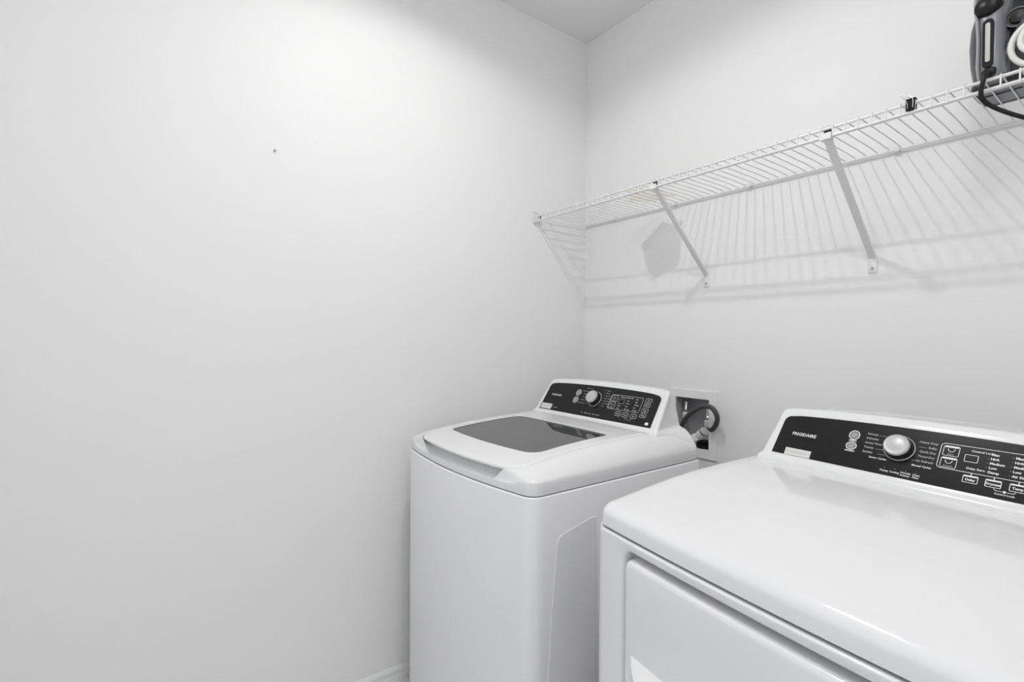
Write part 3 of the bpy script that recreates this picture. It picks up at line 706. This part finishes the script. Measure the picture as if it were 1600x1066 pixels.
# skirt (boat-shaped body), sole plate towards the wall
sk = [(0.012, 0.044, -0.030, 0.072), (0.03, 0.048, -0.034, 0.074), (0.07, 0.054, -0.036, 0.076), (0.11, 0.0565, -0.034, 0.077), (0.15, 0.0545, -0.028, 0.077), (0.19, 0.047, -0.016, 0.077), (0.23, 0.033, 0.004, 0.077), (0.26, 0.017, 0.030, 0.077), (0.274, 0.004, 0.055, 0.075)]
MB().loft([hull_ring(*r) for r in sk]).build('skirt', M_iron1, ir, True, 60)
MB().loft([hull_ring(z, hw*1.03, 0.078, 0.086, p=5) for z, hw, a, b in [(0.014, 0.046, 0, 0), (0.07, 0.057, 0, 0), (0.12, 0.0595, 0, 0), (0.19, 0.050, 0, 0), (0.25, 0.024, 0, 0), (0.282, 0.003, 0, 0)]]).build('sole_plate', M_steel, ir, True, 60)
# heel with rubber feet
MB().loft([hull_ring(0.0, 0.044, -0.052, 0.083, p=4.5), hull_ring(0.003, 0.0465, -0.056, 0.086, p=4.5), hull_ring(0.012, 0.0465, -0.054, 0.086, p=4.5), hull_ring(0.018, 0.044, -0.046, 0.082, p=4.5)]).build('heel', M_heel, ir, True, 40)
MB().loft([hull_ring(-0.0010, 0.036, -0.044, 0.066, p=6), hull_ring(0.001, 0.038, -0.046, 0.068, p=6)]).build('heel_pad', M_iron2, ir, True, 40)
for a, b in ((-0.030, -0.015), (0.004, 0.02)):
    MB().box((-0.030, a, -0.0022), (0.030, a+0.006, -0.0005)).build('heel_rib', M_blackp, ir, False)
# saddle (raised body with handle) facing the room
sd = [(0.0005, 0.017, -0.088, -0.010, -0.004), (0.004, 0.0195, -0.0915, -0.010, -0.004), (0.018, 0.0205, -0.093, -0.010, -0.004), (0.03, 0.0215, -0.094, -0.010, -0.004), (0.06, 0.0205, -0.092, -0.010, -0.0045), (0.09, 0.0205, -0.089, -0.008, -0.005), (0.12, 0.0215, -0.087, -0.004, -0.006), (0.145, 0.0235, -0.084, 0.0, -0.007), (0.17, 0.026, -0.078, 0.008, -0.007), (0.20, 0.027, -0.066, 0.02, -0.006), (0.23, 0.021, -0.048, 0.04, -0.003), (0.25, 0.012, -0.02, 0.05, 0.0)]
MB().loft([hull_ring(z, hw, a, b, cx, 3.2) for z, hw, a, b, cx in sd]).build('saddle_body', M_iron2, ir, True, 60)
MB().loft([hull_ring(z, 0.0035, a-0.0015, a+0.030, cx-hw+0.002, 2.4, 16) for z, hw, a, b, cx in sd[:-2]]).build('edge_trim', M_iron3, ir, True, 60)
def facing(mbx, ring2, z0):  # helper: plate in the xz plane in front of the saddle
    return mbx
P = rr2(-0.0155, 0.0015, 0.022, 0.120, 0.008, 6)
MB().loft([[(a, -0.088, b) for a, b in P], [(a, -0.0955, b) for a, b in P], [(a*0.98-0.0001, -0.0962, 0.071+(b-0.071)*0.985) for a, b in P]]).build('window_surround', M_blackp, ir, True, 40)
P = rr2(-0.0108, -0.0034, 0.033, 0.112, 0.0036, 6)
MB().loft([[(a, -0.0955, b) for a, b in P], [(a, -0.0972, b) for a, b in P]]).build('water_window', M_window, ir, True, 40)
MB().lathe([(0.001, -0.03), (0.0215, -0.03), (0.0215, 0.002), (0.0195, 0.008), (0.014, 0.0115), (0.001, 0.0125)], (-0.010, -0.082, 0.152), (-0.12, -1, 0.05), 30).build('steam_dial', M_blackp, ir, True, 40)
MB().lathe([(0.001, -0.01), (0.020, -0.01), (0.021, 0.0), (0.018, 0.004), (0.017, 0.002), (0.012, 0.002), (0.011, 0.006), (0.001, 0.007)], (0.030, -0.058, 0.118), (0.1, -1, 0), 30).build('temperature_dial', M_blackp, ir, True, 40)
MB().lathe([(0.0185, 0.0035), (0.0195, 0.0052), (0.0178, 0.0058), (0.0170, 0.004)], (0.030, -0.058, 0.118), (0.1, -1, 0), 30, True).build('dial_ring', M_iron2, ir, True, 40)
# handle arching over the dials
MB().tube(spline([(0.006, -0.070, 0.020), (0.020, -0.066, 0.060), (0.046, -0.060, 0.110), (0.050, -0.050, 0.170), (0.030, -0.030, 0.22)], 6), [0.010]*13 + [0.012]*6 + [0.013]*6, 12).build('handle', M_iron1, ir, True, 60)
MB().lathe([(0.001, -0.006), (0.0105, -0.006), (0.0115, 0.0), (0.0095, 0.003), (0.0065, 0.003), (0.001, 0.001)], (-0.005, -0.094, 0.013), (0, -1, 0.35), 20).build('cord_grommet', M_blackp, ir, True, 40)
cp_ = [(1.447, -0.292, 1.8195), (1.4465, -0.306, 1.8170), (1.4455, -0.3175, 1.8085), (1.4425, -0.3205, 1.793), (1.4402, -0.3200, 1.774), (1.4435, -0.316, 1.7595), (1.4545, -0.310, 1.7455), (1.474, -0.304, 1.7285), (1.501, -0.296, 1.710), (1.54, -0.286, 1.692), (1.585, -0.278, 1.685), (1.625, -0.285, 1.70), (1.65, -0.300, 1.735), (1.655, -0.3155, 1.775)]
MB().tube([(x-IX, y-IY, z-IZ) for x, y, z in spline(cp_, 7)], 0.0042, 10).build('power_cord', M_blackp, ir, True, 60)
# pale cable loops hanging beside the iron
pcx, pcz = 1.520, 1.850
pts = []
for k in range(0, 61):
    a = PI*0.55 + 2*PI*k/60*1.85
    r = 0.042 - 0.019*sstep(24, 46, k)
    pts.append((pcx + r*math.cos(a)*1.0, -0.293 - 0.010*sstep(24, 46, k), pcz + 0.004 + r*1.05*math.sin(a)))
o = MB().tube(pts, 0.0052, 10).build('cable_coil', M_pale, None, True, 60)
tag(o, 'pale cable coiled in loops in front of the iron at the frame edge', 'cable')
